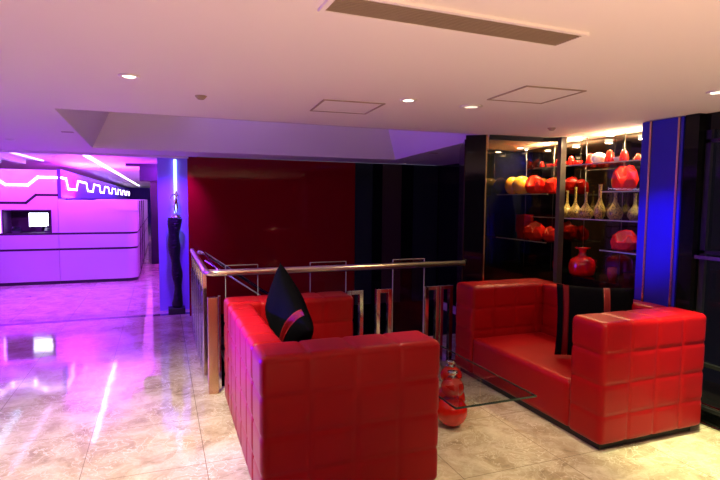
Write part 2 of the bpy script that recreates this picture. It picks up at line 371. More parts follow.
# ------------------------------------------------------------------ sofas (tufted square leather)
def tufted(size, org, seams, n_axes_plain=(), r=0.038, step=0.0125, depth=0.0075, w=0.008, puff=0.005):
    """rounded box whose faces are quilted by seam planes; seams = {axis:[positions]} in sofa coordinates"""
    sx, sy, sz = size; ox, oy, oz = org
    bm = bmesh.new()
    N = [max(2, int(round(s/step))) for s in size]
    grid = {}
    def V(i, j, k):
        key = (i, j, k)
        if key not in grid: grid[key] = bm.verts.new((sx*i/N[0], sy*j/N[1], sz*k/N[2]))
        return grid[key]
    for i in range(N[0]):
        for j in range(N[1]):
            for k in (0, N[2]): bm.faces.new((V(i,j,k), V(i+1,j,k), V(i+1,j+1,k), V(i,j+1,k)))
    for i in range(N[0]):
        for k in range(N[2]):
            for j in (0, N[1]): bm.faces.new((V(i,j,k), V(i+1,j,k), V(i+1,j,k+1), V(i,j,k+1)))
    for j in range(N[1]):
        for k in range(N[2]):
            for i in (0, N[0]): bm.faces.new((V(i,j,k), V(i,j+1,k), V(i,j+1,k+1), V(i,j,k+1)))
    S = (sx, sy, sz); O = (ox, oy, oz)
    for v in bm.verts:
        p = v.co; q = Vector([min(max(p[a], r), S[a]-r) for a in range(3)])
        d = p - q
        nrm = d.normalized() if d.length > 1e-6 else Vector((0, 0, 1))
        base = q + nrm*r
        disp = 0.0
        for a in range(3):
            if a in seams:
                cut = 1 - abs(nrm[a])
                if cut < 0.08: continue
                for s in seams[a]:
                    t = (base[a]+O[a]-s)
                    if abs(t) < 0.05: disp = max(disp, cut*(depth*math.exp(-(t/w)**2)))
                # soft swelling between seams
                ds = min(abs(base[a]+O[a]-s) for s in seams[a])
                disp += cut*puff*0.5*math.exp(-(ds/0.035)**2)*0.6
        disp = min(disp, 0.022)
        v.co = base - nrm*disp + Vector(O)
    return bm
SW, SL, SH = 0.985, 1.68, 0.845
SZ = [0.04+0.20*i for i in range(1, 4)]
SXs = [SW*0.25, SW*0.5, SW*0.75]; SYs = [SL/7*i for i in range(1, 7)]
sofa = thing('sofa', 'red quilted leather sofa at left beside the chrome railing, nearest the viewer', 'sofa', (0.432, 2.45, 0), math.radians(-0.4))
AT, BT = 0.28, 0.18
link('backrest', tufted((BT, SL-2*AT+0.02, SH-0.05), (0.0, AT-0.01, 0.045), {1: SYs, 2: SZ}), m_leather, sofa, True)
for y0 in (0, SL-AT):
    link('armrest', tufted((SW, AT, SH-0.045), (0, y0, 0.045), {0: SXs, 2: SZ}), m_leather, sofa, True)
link('seat', tufted((SW-BT-0.0, SL-2*AT+0.02, 0.335), (BT-0.01, AT-0.01, 0.045), {}, r=0.04, step=0.02), m_leather, sofa, True)
link('plinth', B(0.05, SW-0.05, 0.05, SL-0.05, 0, 0.055), m_plinth, sofa)
sofa2 = copy_tree(sofa)
sofa2.location = (3.51, 4.235, 0); sofa2.rotation_euler = (0, 0, PI); sofa2.scale = (0.945, 1.06, 1)
tag(sofa2, 'red quilted leather sofa at right in front of the glass display shelves', 'sofa')

# cushions
def pillow_bm(s=0.54, t=0.085, n=28):
    bm = bmesh.new()
    for sgn in (1, -1):
        g = []
        for i in range(n+1):
            row = []
            for j in range(n+1):
                u, v = 2*i/n-1, 2*j/n-1
                k = max(0.0, (1-abs(u)**2.6)*(1-abs(v)**2.6))**0.55
                pinch = 1 - 0.05*((1-u*u)*abs(v)**3 + 0) ; pinch2 = 1 - 0.05*((1-v*v)*abs(u)**3)
                wr = 0.004*math.sin(7*u+3*v)*k
                row.append(bm.verts.new((u*s/2*pinch2, sgn*(t*k)+wr, v*s/2*pinch)))
            g.append(row)
        for i in range(n):
            for j in range(n): bm.faces.new((g[i][j], g[i+1][j], g[i+1][j+1], g[i][j+1]))
    bmesh.ops.remove_doubles(bm, verts=bm.verts[:], dist=0.0005)
    return bm
def stripe_bm(u0, u1, s=0.54, t=0.085, off=0.003, n=40):
    bm = bmesh.new(); rows = []
    path = [(2*j/n-1, 1) for j in range(n+1)]
    for v, sg in path:
        row = []
        for u in [u0+(u1-u0)*q/4 for q in range(5)]:
            k = max(0.0, (1-abs(u)**2.6)*(1-abs(v)**2.6))**0.55
            pinch = 1 - 0.05*((1-u*u)*abs(v)**3); pinch2 = 1 - 0.05*((1-v*v)*abs(u)**3)
            wr = 0.004*math.sin(7*u+3*v)*k
            row.append((u*s/2*pinch2, -(t*k)+wr-off, v*s/2*pinch))
        rows.append(row)
    for rs in zip(rows[:-1], rows[1:]):
        pass
    vs = [[bm.verts.new(p) for p in r] for r in rows]
    for a_, b_ in zip(vs[:-1], vs[1:]):
        for i in range(4): bm.faces.new((a_[i], a_[i+1], b_[i+1], b_[i]))
    r = bmesh.ops.solidify(bm, geom=bm.faces[:], thickness=0.004)
    return bm
def cushion(label, loc, rot, stripes, s=0.54, t=0.085):
    c = thing('cushion', label, 'cushion', loc); c.rotation_euler = rot
    link('cushion_cover', pillow_bm(s, t), m_velvet, c, True)
    for u0, u1 in stripes: link('sequin_band', stripe_bm(u0, u1, s, t), m_sequin, c, True)
    return c
cushion('square black velvet cushion with two red sequin bands on the right sofa', (3.13, 3.09, 0.675), (math.radians(-12), 0, math.radians(-40)), [(-0.83, -0.67), (0.22, 0.38)], 0.56, 0.075)
ec = Matrix.Rotation(math.radians(-80), 4, 'Z') @ Matrix.Rotation(math.radians(8), 4, 'X') @ Matrix.Rotation(math.radians(45), 4, 'Y')
cushion('black velvet cushion standing on its corner on the left sofa', (0.80, 3.46, 0.79), ec.to_euler(), [(0.36, 0.54)], 0.56, 0.10)

# ------------------------------------------------------------------ glass coffee table on red gourds
tb = thing('coffee_table', 'low glass coffee table between the two red sofas on red gourd supports', 'table', (1.855, 3.1, 0))
link('table_top', B(-0.285, 0.285, -0.56, 0.66, 0.402, 0.412), m_tglass, tb)
bm = bmesh.new()
for (x0, x1, y0, y1) in ((-0.287, 0.287, -0.562, -0.557), (-0.287, 0.287, 0.657, 0.662), (-0.287, -0.282, -0.56, 0.66), (0.282, 0.287, -0.56, 0.66)):
    box(bm, x0, x1, y0, y1, 0.4015, 0.4125)
link('table_edge', bm, m_edge, tb)
def gourd(x, y, s=1.0):
    pr = []
    for i in range(17):
        a_ = -PI/2*0.86 + (PI/2*0.86+PI/2*0.80)*i/16; pr.append((0.112*math.cos(a_), 0.108+0.108*math.sin(a_)))
    for i in range(15):
        a_ = -PI/2*0.70 + (PI/2*0.70+PI/2*0.82)*i/14; pr.append((0.082*math.cos(a_), 0.282+0.075*math.sin(a_)))
    pr = [(r, max(z, 0.0)) for r, z in pr]
    g = link('gourd_support', lathe(bmesh.new(), [(0.0, 0.0)] + pr + [(0.0, pr[-1][1]+0.002)], (x, y, 0.0), 40), m_blackgourd, tb, True)
    link('silver_cap', lathe(bmesh.new(), [(0.0, 0.352), (0.030, 0.350), (0.034, 0.358), (0.026, 0.366), (0.024, 0.378), (0.036, 0.388), (0.036, 0.398), (0.0, 0.4005)], (x, y, 0), 28), m_silver, g, True)
gourd(0.06, 0.05); gourd(0.18, 0.27); gourd(-0.09, 0.27)

# ------------------------------------------------------------------ railing round the stairwell
rl = thing('stair_railing', 'chrome and glass railing around the stairwell behind the left sofa', 'railing', (0.38, 4.36, 0))
def rbox(x0, x1, y0, y1, z0, z1): return B(x0-0.38, x1-0.38, y0-4.36, y1-4.36, z0, z1, bevel=0.003)
pts = [(2.37, 0, 1.0)] + [(0.06, 0, 1.0)]
pts += [(0.06-0.10*math.sin(t), 0.10-0.10*math.cos(t), 1.0) for t in (0.3, 0.6, 0.9, 1.2, 1.57)]
pts += [(-0.04, 2.0, 1.0)]
link('handrail', tube(bmesh.new(), pts, 0.027, 16), mat('warm_tinted_steel', (0.92, 0.80, 0.62), 0.28, metal=1.0), rl, True)  # warm reflection of the ceiling is put into the rail colour
link('inner_rail', tube(bmesh.new(), [(2.36, 0.07, 0.985), (0.2, 0.07, 0.985), (0.10, 0.12, 0.985), (0.08, 0.2, 0.985), (0.08, 1.95, 0.985)], 0.012, 10), m_chrome, rl, True)
link('stair_handrail', tube(tube(bmesh.new(), [(0.02, 2.0, 0.98), (0.10, 2.02, 0.96), (1.6, 2.02, -0.10)], 0.022, 12), [(0.10, 2.02, 0.88), (1.6, 2.02, -0.18)], 0.012, 10), m_chrome, rl, True)
def uframe(x0, x1, y=4.35, z=0.79):
    bm = bmesh.new(); w = 0.035; d = 0.05
    for xa in (x0, x1-w): box(bm, xa-0.38, xa+w-0.38, y-4.36, y-4.36+d, -0.0, z, 0.002)
    box(bm, x0-0.38+w, x1-0.38-w, y-4.36, y-4.36+d, z-0.035, z, 0.002)
    return link('post', bm, m_chrome, rl)
def upr(x): # small stalk carrying the handrail
    return link('bracket', tube(bmesh.new(), [(x-0.38, 0.012, 0.77), (x-0.38, 0.012, 0.985)], 0.009, 8), m_chrome, rl, True)
uframe(1.55, 1.70); uframe(1.83, 1.98); uframe(2.33, 2.48); uframe(2.48+0.01, 2.63)
uframe(0.78, 0.93); uframe(1.04, 1.19)
link('post', rbox(0.345, 0.425, 4.34, 4.40, 0, 0.80), mat('bronze_post', (0.62, 0.40, 0.26), 0.22, metal=1.0), rl)
link('post', rbox(0.435, 0.455, 4.42, 4.46, 0, 0.80), m_chrome, rl)
for x0, x1 in ((0.49, 0.755), (1.21, 1.54), (2.0, 2.325)):
    g = link('glass_panel', rbox(x0, x1, 4.375, 4.383, 0.05, 1.055), m_glass, rl)
    bm = bmesh.new()
    box(bm, x0-0.38, x1-0.38, 0.013, 0.025, 1.053, 1.058); box(bm, x0-0.382, x0-0.378, 0.013, 0.025, 0.05, 1.055); box(bm, x1-0.382, x1-0.378, 0.013, 0.025, 0.05, 1.055)
    link('polished_edge', bm, m_edgel, g)
for k in range(6):
    y = 0.26 + k*0.33
    bm = bmesh.new(); box(bm, -0.055, -0.02, y, y+0.035, 0, 0.97, 0.002); box(bm, -0.055, -0.02, y+0.13, y+0.165, 0, 0.79, 0.002); box(bm, -0.055, -0.02, y+0.035, y+0.13, 0.76, 0.79)
    link('post', bm, m_chrome, rl)
for k in range(5):
    y = 0.26 + k*0.33
    g = link('glass_panel', B(-0.042, -0.034, y+0.175, y+0.325, 0.05, 0.93), m_glass, rl)

# ------------------------------------------------------------------ display cabinet
cb = thing('display_cabinet', 'black display cabinet with lit glass shelves of art glass behind the right sofa', 'cabinet', (3.7, 4.2, 0))
def cbox(x0, x1, y0, y1, z0, z1, bv=0.0): return B(x0-3.7, x1-3.7, y0-4.2, y1-4.2, z0, z1, bevel=bv)
pt = thing('glass_partition', 'tall smoked glass partition between black end panel and grey post, behind the right sofa', 'partition', (3.2, 4.17, 0))
def pbox(x0, x1, y0, y1, z0, z1, bv=0.0): return B(x0-3.2, x1-3.2, y0-4.17, y1-4.17, z0, z1, bevel=bv)
def pprism(pts, z0, z1): return prism(bmesh.new(), [(x-3.2, y-4.17) for x, y in pts], 2, z0, z1)
link('side_panel', pprism([(2.776, 4.42), (2.80, 4.45), (2.95, 4.34), (2.925, 4.30)], 0, 2.235), m_black, pt)
link('edge_strip', pprism([(2.925, 4.298), (2.948, 4.336), (2.962, 4.334), (2.938, 4.295)], 0, 2.235), m_gold, pt)
link('glass_pane', pprism([(2.96, 4.30), (3.56, 4.255), (3.70, 4.152), (3.70, 4.162), (3.563, 4.263), (2.96, 4.308)], 0.02, 2.22), m_smoke, pt)
link('head_rail', pprism([(2.96, 4.285), (3.55, 4.242), (3.70, 4.152), (3.70, 4.165), (3.555, 4.254), (2.96, 4.299)], 2.19, 2.235), m_matte, pt)
link('mullion', pbox(3.65, 3.715, 4.10, 4.15, 0, 2.23), mat('smoked_post', (0.10, 0.085, 0.07), 0.2), pt)
link('glass_pane', cbox(3.690, 3.696, 3.17, 3.60, 0.0, 2.22), m_glass, cb)
link('ledge', cbox(3.73, 4.09, 3.17, 5.24, 0, 0.885), m_black, cb)
def shelf(y0, y1, z, x0=3.74, bulge=0.0, x1=4.08):
    bm = bmesh.new(); n = 16; top = [(x1-3.7, y1-4.2), (x1-3.7, y0-4.2)]
    for i in range(n+1):
        t = i/n; top.append((x0-3.7-bulge*math.sin(PI*t), y0+(y1-y0)*t-4.2))
    prism(bm, top, 2, z-0.010, z)
    sh = link('shelf', bm, m_glass, cb)
    link('front_edge', B(x0-3.703-bulge, x0-3.699-bulge, y0-4.2, y1-4.2, z-0.0105, z+0.0005), m_edgel, sh); return sh
SHELVES = dict(top=1.96, mid=1.445, high=1.69, low=1.17)
shelf(3.17, 4.60, 1.96); shelf(3.17, 4.60, 1.445)
shelf(4.37, 5.24, 1.685); shelf(3.17, 3.66, 1.70); shelf(4.37, 5.24, 1.18); shelf(3.17, 3.66, 1.17)
for y in (3.60, 4.05, 4.50, 4.95):
    link('hanging_rod', tube(bmesh.new(), [(0.22, y-4.2, 0.885), (0.22, y-4.2, 2.235)], 0.003, 6), mat('dark_steel', (0.18, 0.17, 0.16), 0.35, metal=1.0), cb, True)
for y in (3.35, 3.75, 4.15, 4.6, 5.05):
    s_ = area('display_light', (3.90, y, 2.205), (0, 0, 0), 0.05, 12.0, (1.0, 0.72, 0.38)); s_.data.size = 0.06
    s_.parent = cb; s_.matrix_parent_inverse = Matrix.Translation((-3.7, -4.2, 0))
    link('puck_light', lathe(bmesh.new(), [(0.0, 2.212), (0.032, 2.212), (0.038, 2.222), (0.038, 2.238), (0.0, 2.238)], (0.20, y-4.2, 0), 20), m_lamp, cb, True)

for y in (3.6, 4.5):
    s_ = area('shelf_ceiling_fill', (3.93, y, 2.13), (PI, 0, 0), 0.05, 5.0, (1.0, 0.70, 0.32)); s_.data.shape = 'RECTANGLE'; s_.data.size_y = 0.6  # warm fill added over the shelves for the glow on the ceiling
    s_.parent = cb; s_.matrix_parent_inverse = Matrix.Translation((-3.7, -4.2, 0))
# blue column
bc = thing('lacquer_column', 'blue-lit glossy column with two brass strips right of the display shelves', 'column', (3.6, 2.96, 0))
link('shaft', B(0.0, 0.5, -0.17, 0.185, 0, 2.235), m_navy, bc)
for y in (0.10, -0.14):
    link('brass_strip', B(-0.012, 0.0, y-0.008, y+0.008, 0, 2.235), m_gold, bc)

# art glass on the shelves
def ball(label, cat, loc, rx, ry, rz, m, group=None, name='glass_orb', opening=True):
    pr = []
    n = 16; cut = 0.86 if opening else 1.0
    for i in range(n+1):
        a_ = -PI/2*0.8 + (PI/2*0.8+PI/2*cut)*i/n; pr.append((math.cos(a_), math.sin(a_)))
    z0 = pr[0][1]
    pts_ = [(0, z0)] + pr
    if opening: pts_ += [(pr[-1][0]*0.9, pr[-1][1]-0.03), (0.3, 0.7), (0.0, 0.55)]
    bm = lathe(bmesh.new(), pts_, (0, 0, 0), 32)
    for v in bm.verts: v.co = Vector((v.co.x*rx, v.co.y*ry, (v.co.z-z0)*rz))
    o = link(name, bm, m, None, True, loc); return tag(o, label, cat, group)
def rock(label, loc, s, m, seed, rot=0, hole=True, name='faceted_vase', group=None):
    """faceted, cut open art-glass vessel with a pale inner wall"""
    rnd = random.Random(seed)
    t = thing(name, label, 'vase', loc, rot, group)
    bm = bmesh.new(); bmesh.ops.create_icosphere(bm, subdivisions=2, radius=1)
    for v in bm.verts:
        v.co *= 1 + rnd.uniform(-0.10, 0.10); v.co = Vector((v.co.x*s[0], v.co.y*s[1], v.co.z*s[2]))
    zmin = min(v.co.z for v in bm.verts); cutz = zmin*0.72
    for v in bm.verts: v.co.z = max(v.co.z, cutz) - cutz
    bmesh.ops.remove_doubles(bm, verts=bm.verts[:], dist=0.001)
    if hole:
        hd = Vector((-0.62, -0.35, 0.70)) if hole is True else Vector(hole)
        hd = (Matrix.Rotation(-rot, 3, 'Z') @ hd).normalized(); c0 = Vector((0, 0, -cutz))
        fs = [f for f in bm.faces if Vector(((f.calc_center_median()-c0)[k]/s[k] for k in range(3))).normalized().dot(hd) > 0.80]
        r_ = bmesh.ops.dissolve_faces(bm, faces=fs); f = r_['region'][0]
        bmesh.ops.inset_region(bm, faces=[f], thickness=min(s)*0.13, depth=0.0)
        f.material_index = 1
        r2 = bmesh.ops.extrude_discrete_faces(bm, faces=[f]); f = r2['faces'][0]
        c_ = f.calc_center_median()
        for v in f.verts: v.co = c_ + (v.co-c_)*0.65 - hd*min(s)*0.8
        f.material_index = 1
        for e in f.edges:
            for g in e.link_faces: g.material_index = 1
    link('vessel', bm, [m, m_artpink], t)
    return t
# upper side shelves
ball('amber glass orb, leftmost on the left glass shelf', 'ornament', (3.88, 5.15, 1.686), 0.085, 0.085, 0.105, m_yel2)
ball('bright yellow glass orb on the left shelf beside the amber orb', 'ornament', (3.86, 4.95, 1.686), 0.11, 0.11, 0.105, m_yel)
rock('round-cut red glass vessel right of the yellow orb', (3.85, 4.70, 1.686), (0.115, 0.11, 0.12), m_artred, 3, 0.4)
rock('small red glass vessel at right end of the left upper shelf', (3.90, 4.50, 1.686), (0.085, 0.085, 0.10), m_artred, 9, 1.0, False)
rock('large coral-red faceted vase on the right upper shelf by the blue column', (3.87, 3.535, 1.701), (0.11, 0.11, 0.135), m_artred, 5, 0.5)
ball('pale yellow glass piece at the right shelf end against the blue column', 'ornament', (3.94, 3.36, 1.701), 0.05, 0.045, 0.085, mat('pale_yellow_glass', (0.95, 0.75, 0.35), 0.2, coat=0.4))
# lower side shelves
rock('jagged open red glass vase on the left lower shelf', (3.87, 4.70, 1.181), (0.11, 0.13, 0.12), m_artred, 12, 0.2)
rock('small orange-red glass vase beside the jagged red one', (3.88, 4.48, 1.181), (0.07, 0.075, 0.10), m_artred, 21, 0.9, True)
rock('red faceted glass vase on the right lower shelf', (3.87, 3.50, 1.171), (0.115, 0.11, 0.12), m_artred, 31, 2.2)
t = thing('square_vase', 'tall square red glass vase on the left lower shelf', 'vase', (3.94, 4.98, 1.181))
bm = bmesh.new()
prism(bm, [(-0.05, -0.06), (0.05, -0.06), (0.05, 0.06), (-0.05, 0.06)], 2, 0, 0.27)
for v in bm.verts:
    if v.co.z > 0.2: v.co.x *= 1.25; v.co.y *= 1.25
tf = max(bm.faces, key=lambda f: f.calc_center_median().z)
bmesh.ops.inset_region(bm, faces=[tf], thickness=0.012); 
for v in tf.verts: v.co.z -= 0.2
link('vessel', bm, m_artdark, t)
# bottles on the middle shelf
def bottle(label, y, x, h, r, ry, neck=0.010):
    pr = [(0, 0), (r*0.62, 0.0), (r*0.95, ry*0.45), (r, ry*0.8), (r*0.86, ry*1.25), (r*0.5, ry*1.75), (r*0.24, ry*2.3), (neck*1.1, ry*2.9), (neck, h*0.9), (neck*1.3, h*0.985), (neck*1.35, h), (neck*0.7, h), (0, h-0.01)]
    o = link('bottle_vase', lathe(bmesh.new(), pr, (0, 0, 0), 28), m_bottle, None, True, (x, y, 1.446)); return tag(o, label, 'bottle', 'speckled gold bottle vases on the middle shelf')
bottle('speckled bottle vase, the tall-necked one just right of the grey post', 4.12, 3.87, 0.3, 0.072, 0.06)
bottle('round-bellied speckled bottle vase, shortest, in the middle of the shelf', 3.95, 3.84, 0.25, 0.075, 0.06)
bottle('slender gold bottle vase, brightest and tallest on the middle shelf', 3.79, 3.85, 0.32, 0.052, 0.085, 0.014)
bottle('bottle vase behind glass, right of the slender gold one', 3.64, 3.88, 0.245, 0.07, 0.07, 0.012)
bottle('rightmost speckled bottle vase on the middle shelf', 3.48, 3.94, 0.235, 0.06, 0.06, 0.012)
bottle('leftmost speckled bottle vase, seen behind the grey post', 4.3, 3.93, 0.27, 0.06, 0.06)
# top shelf
def topper(label, y, x, kind, s=1.0, m=None):
    if kind == 'horn':
        pr = [(0, 0), (0.035*s, 0), (0.042*s, 0.02*s), (0.038*s, 0.05*s), (0.028*s, 0.085*s), (0.018*s, 0.105*s), (0, 0.112*s)]
    elif kind == 'bowl':
        pr = [(0, 0), (0.03*s, 0), (0.05*s, 0.02*s), (0.062*s, 0.045*s), (0.058*s, 0.046*s), (0.03*s, 0.02*s), (0, 0.014*s)]
    else:
        pr = [(0.0, 0.0)] + [(0.07*s*math.cos(a_), 0.05*s+0.06*s*math.sin(a_)) for a_ in [-0.95+0.25*i for i in range(10)]] + [(0, 0.11*s)]
    o = link('shelf_ornament', lathe(bmesh.new(), pr, (0, 0, 0), 28), m or m_artred, None, True, (x, y, 1.961)); return tag(o, label, 'ornament', 'red and white glass pieces on the top shelf')
topper('small red cone at far left end of the top shelf', 4.55, 3.80, 'horn', 0.6)
topper('low red bowl near left end of the top shelf', 4.48, 3.86, 'bowl', 0.8)
topper('red cone just left of the grey post on the top shelf', 4.38, 3.86, 'horn', 0.75)
topper('glowing rosy red rounded piece right of the grey post, top shelf', 4.29, 3.83, 'dome', 0.7)
topper('red upright cone between rosy piece and red bowl, top shelf', 4.19, 3.86, 'horn', 0.9)
topper('shallow red bowl left of the white dome, top shelf', 4.08, 3.83, 'bowl', 0.9)
topper('tall red cone touching the left side of the white dome', 3.98, 3.90, 'horn', 1.0)
topper('pearl white dome in the middle of the top shelf', 3.82, 3.84, 'dome', 0.95, m_pearl)
topper('red cone right of the white dome, top shelf', 3.69, 3.84, 'horn', 1.05)
topper('cream white shell bowl between the two right-hand red cones', 3.61, 3.88, 'bowl', 1.0, m_pearl)
topper('red cone next to last at right end of the top shelf', 3.53, 3.84, 'horn', 0.95)
topper('tiny red cone at the right end of the top shelf', 3.44, 3.90, 'horn', 0.6)
# big ruby vase behind the cushion
rv = thing('ruby_vase', 'big glossy ruby red jar with narrow neck and wide lip behind the cushion', 'vase', (3.86, 3.99, 0.886))
pr = [(0, 0), (0.085, 0), (0.103, 0.015), (0.108, 0.05), (0.108, 0.10), (0.098, 0.135), (0.065, 0.160), (0.034, 0.172), (0.028, 0.20), (0.034, 0.225), (0.062, 0.238), (0.064, 0.243), (0.03, 0.240), (0.02, 0.2), (0, 0.19)]
link('vessel', lathe(bmesh.new(), [(r*1.15, z*1.12) for r, z in pr], (0, 0, 0), 40), m_redvase, rv, True)
for i, (y, h, lb) in enumerate([(4.34, 0.10, 'small dark glass cup behind the grey post on the ledge'), (3.62, 0.12, 'dark red glass cup right of the ruby jar on the ledge'), (3.44, 0.10, 'small dark cup nearest the blue column on the ledge')]):
    o = link('glass_cup', lathe(bmesh.new(), [(0, 0), (0.03, 0), (0.045, h*0.4), (0.042, h), (0.036, h), (0.03, h*0.4), (0, 0.01)], (0, 0, 0), 24), [m_artdark, m_artdark, m_black][i], None, True, (3.86, y, 0.886)); tag(o, lb, 'cup')

# ------------------------------------------------------------------ ceiling fittings
def downlight(x, y, label, m=m_lamp, r=0.035, z=None, group='recessed ceiling downlights'):
    z = (zc(y) if z is None else z)
    d = thing('downlight', label, 'ceiling light', (x, y, z), 0, group)
    link('trim_ring', lathe(bmesh.new(), [(r, -0.001), (r*1.05, -0.008), (r*1.5, -0.005), (r*1.55, 0.0), (r, 0.0)], (0, 0, 0), 32), m_trimw, d, True)
    link('lamp', lathe(bmesh.new(), [(0, -0.004), (r*0.9, -0.003), (r, -0.0008), (0, -0.0005)], (0, 0, 0), 28), m, d, True)
    return d
downlight(-0.14, 3.05, 'bright round downlight over the violet-lit floor, left of the others')
downlight(1.49, 3.06, 'bright round downlight beside the left ceiling hatch')
downlight(1.98, 3.10, 'dim round downlight between the two ceiling hatches', m_lampoff, 0.05)
downlight(3.01, 2.14, 'bright round downlight at the far right edge of the ceiling')
downlight(3.40, 7.1, 'small bright downlight over the dark glass wall', r=0.03)
downlight(-1.39, 6.19, 'small dim downlight in the violet part near the hall opening', m_lampoff, 0.03)
for x, y, lb in ((0.25, 3.46, 'small round smoke detector right of the bright left downlight'), (3.19, 3.71, 'small brass sprinkler head above the display shelves')):
    s_ = thing('smoke_detector' if x < 1 else 'sprinkler', lb, 'detector' if x < 1 else 'sprinkler', (x, y, 2.24))
    link('housing', lathe(bmesh.new(), [(0, -0.022), (0.018, -0.022), (0.026, -0.014), (0.034, -0.006), (0.036, 0), (0, 0)], (0, 0, 0), 28), m_line, s_, True)
for x, y, lb in ((-0.72, 5.49, 'small dark slot in the ceiling left of the tray'), (3.23, 5.78, 'small dark slot in the cream ceiling right of the tray')):
    o = link('ceiling_slot', B(-0.05, 0.05, -0.03, 0.03, -0.006, 0.0, 0.002), m_grille, None, False, (x-0.06, y, zc(y)+0.001)); tag(o, lb, 'vent', 'small ceiling slots')
def hatch(cx, cy, w, d, rot, lb):
    h = thing('access_hatch', lb, 'hatch', (cx, cy, 2.24), rot, 'square ceiling access hatches')
    bm = bmesh.new(); e = 0.012
    for (x0, x1, y0, y1) in ((-w/2, w/2, -d/2, -d/2+e), (-w/2, w/2, d/2-e, d/2), (-w/2, -w/2+e, -d/2+e, d/2-e), (w/2-e, w/2, -d/2+e, d/2-e)):
        box(bm, x0, x1, y0, y1, -0.006, 0.0)
    link('hatch_frame', bm, m_line, h)
    link('hatch_door', B(-w/2+e+0.004, w/2-e-0.004, -d/2+e+0.004, d/2-e-0.004, -0.003, 0.0), m_ceil, h)
hatch(1.21, 3.46, 0.42, 0.44, math.radians(-4), 'left square access hatch in the ceiling, beside the bright downlight')
hatch(2.115, 2.62, 0.40, 0.42, math.radians(-4), 'right square access hatch in the ceiling, nearer the display shelves')
vt = thing('air_vent', 'long bronze louvred air vent in the ceiling at the top of the picture', 'vent', (1.02, 1.67, 2.24), math.radians(1.5))
L, D = 1.02, 0.18
bm = bmesh.new()
for (x0, x1, y0, y1) in ((-L/2, L/2, -D/2, -D/2+0.018), (-L/2, L/2, D/2-0.018, D/2), (-L/2, -L/2+0.018, -D/2+0.018, D/2-0.018), (L/2-0.018, L/2, -D/2+0.018, D/2-0.018)): box(bm, x0, x1, y0, y1, -0.010, 0.0)
link('vent_frame', bm, m_ceil, vt)
link('duct', B(-L/2+0.018, L/2-0.018, -D/2+0.018, D/2-0.018, -0.0015, 0.0), m_grilledark, vt)
for i in range(11):
    y = -D/2+0.018+0.0131*(i+0.5)
    bm = bmesh.new(); prism(bm, [(y-0.0035, -0.010), (y+0.0005, -0.0025), (y+0.002, -0.0025), (y-0.0005, -0.010)], 0, -L/2+0.018, L/2-0.018)
    link('slat', bm, m_grille, vt)

# ------------------------------------------------------------------ reception hall
struct('ceiling_hall', B(-9, 0.5, 7.56, 36, 2.26, 2.40), m_hallceil)
struct('wall_far', B(-9, 0.5, 36, 36.1, 0, 2.4), m_fascia)
struct('wall_hall', B(-0.03, 0.50, 7.90, 8.02, 0, 2.26), mat('violet_tinted_panel', (0.34, 0.24, 0.90), 0.4))  # violet light on the panel is put into its base colour
struct('wall_hall', B(0.40, 0.50, 8.02, 36, 0, 2.26), m_white)
# dark recessed corridor columns
for y, lb in ((13.8, 'near dark violet corridor post, left of the sculpture panel'), (15.2, 'farther dark violet corridor post behind the first')):
    c = link('corridor_post', B(-0.09, 0.09, -0.09, 0.09, 0, 2.259, 0.01), m_stone, None, False, (-0.13 + (y-13.8)*0.06, y, 0)); tag(c, lb, 'post', 'dark corridor posts')
# LED tube and sculpture
lt = thing('led_tube', 'vertical glowing cyan-white tube on the violet panel above the sculpture', 'led light', (0.205, 7.88, 0.95))
link('tube_glow', tube(bmesh.new(), [(0, 0, 0.0), (0, 0, 1.20)], 0.019, 12), m_ledc, lt, True)
link('tube_cap', lathe(bmesh.new(), [(0, 1.20), (0.028, 1.20), (0.028, 1.24), (0, 1.24)], (0, 0, 0), 16), m_chrome, lt)
sc = thing('sculpture', 'dark twisted trunk pedestal carrying a small silver dancer, before the violet panel', 'sculpture', (0.19, 7.66, 0))
link('base', B(-0.11, 0.11, -0.10, 0.10, 0, 0.085, 0.006), m_stone, sc)
pts, rad = [], []
for i in range(25):
    t = i/24; pts.append((0.0 + 0.028*math.sin(t*5.2+0.6) - 0.01 + 0.02*t, 0.01*math.sin(t*6), 0.085 + t*1.245)); rad.append(0.052 + 0.036*t**1.3 + 0.010*math.sin(t*21) + (0.012 if i < 2 else 0))
link('trunk', tube(bmesh.new(), pts, 0.06, 20, True, rad), m_trunk, sc, True)
link('silver_mound', lathe(bmesh.new(), [(0, 0), (0.075, 0), (0.07, 0.02), (0.045, 0.05), (0.015, 0.07), (0, 0.072)], (0.01, 0, 1.33), 20), m_silver, sc, True)
# dancer: one continuous skinned figure
V = [(0.012, 0, 1.58), (0.02, 0, 1.62), (0.024, 0, 1.66), (0.018, 0, 1.685), (0.012, 0, 1.71),   # pelvis .. neck .. head
     (0.03, 0.01, 1.49), (0.022, 0.012, 1.395), (-0.012, -0.01, 1.50), (0.008, -0.012, 1.395),    # legs
     (-0.02, 0, 1.655), (-0.055, 0, 1.63), (-0.06, 0, 1.585), (0.045, 0, 1.645), (0.05, 0, 1.60), (0.03, 0, 1.57),
     (-0.045, -0.005, 1.54)]
Eg = [(0, 1), (1, 2), (2, 3), (3, 4), (0, 5), (5, 6), (0, 7), (7, 8), (2, 9), (9, 10), (10, 11), (2, 12), (12, 13), (13, 14)]
R = [0.020, 0.014, 0.019, 0.008, 0.018, 0.013, 0.007, 0.013, 0.007, 0.008, 0.007, 0.005, 0.008, 0.006, 0.005]
V = V[:15]
me = bpy.data.meshes.new('dancer'); me.from_pydata(V, Eg, []); me.materials.append(m_silver)
do = bpy.data.objects.new('dancer', me); COL.objects.link(do); do.parent = sc
sk = do.modifiers.new('skin', 'SKIN'); sk.use_smooth_shade = True
for i, v in enumerate(me.skin_vertices[0].data): v.radius = (R[i], R[i]); v.use_root = (i == 0)
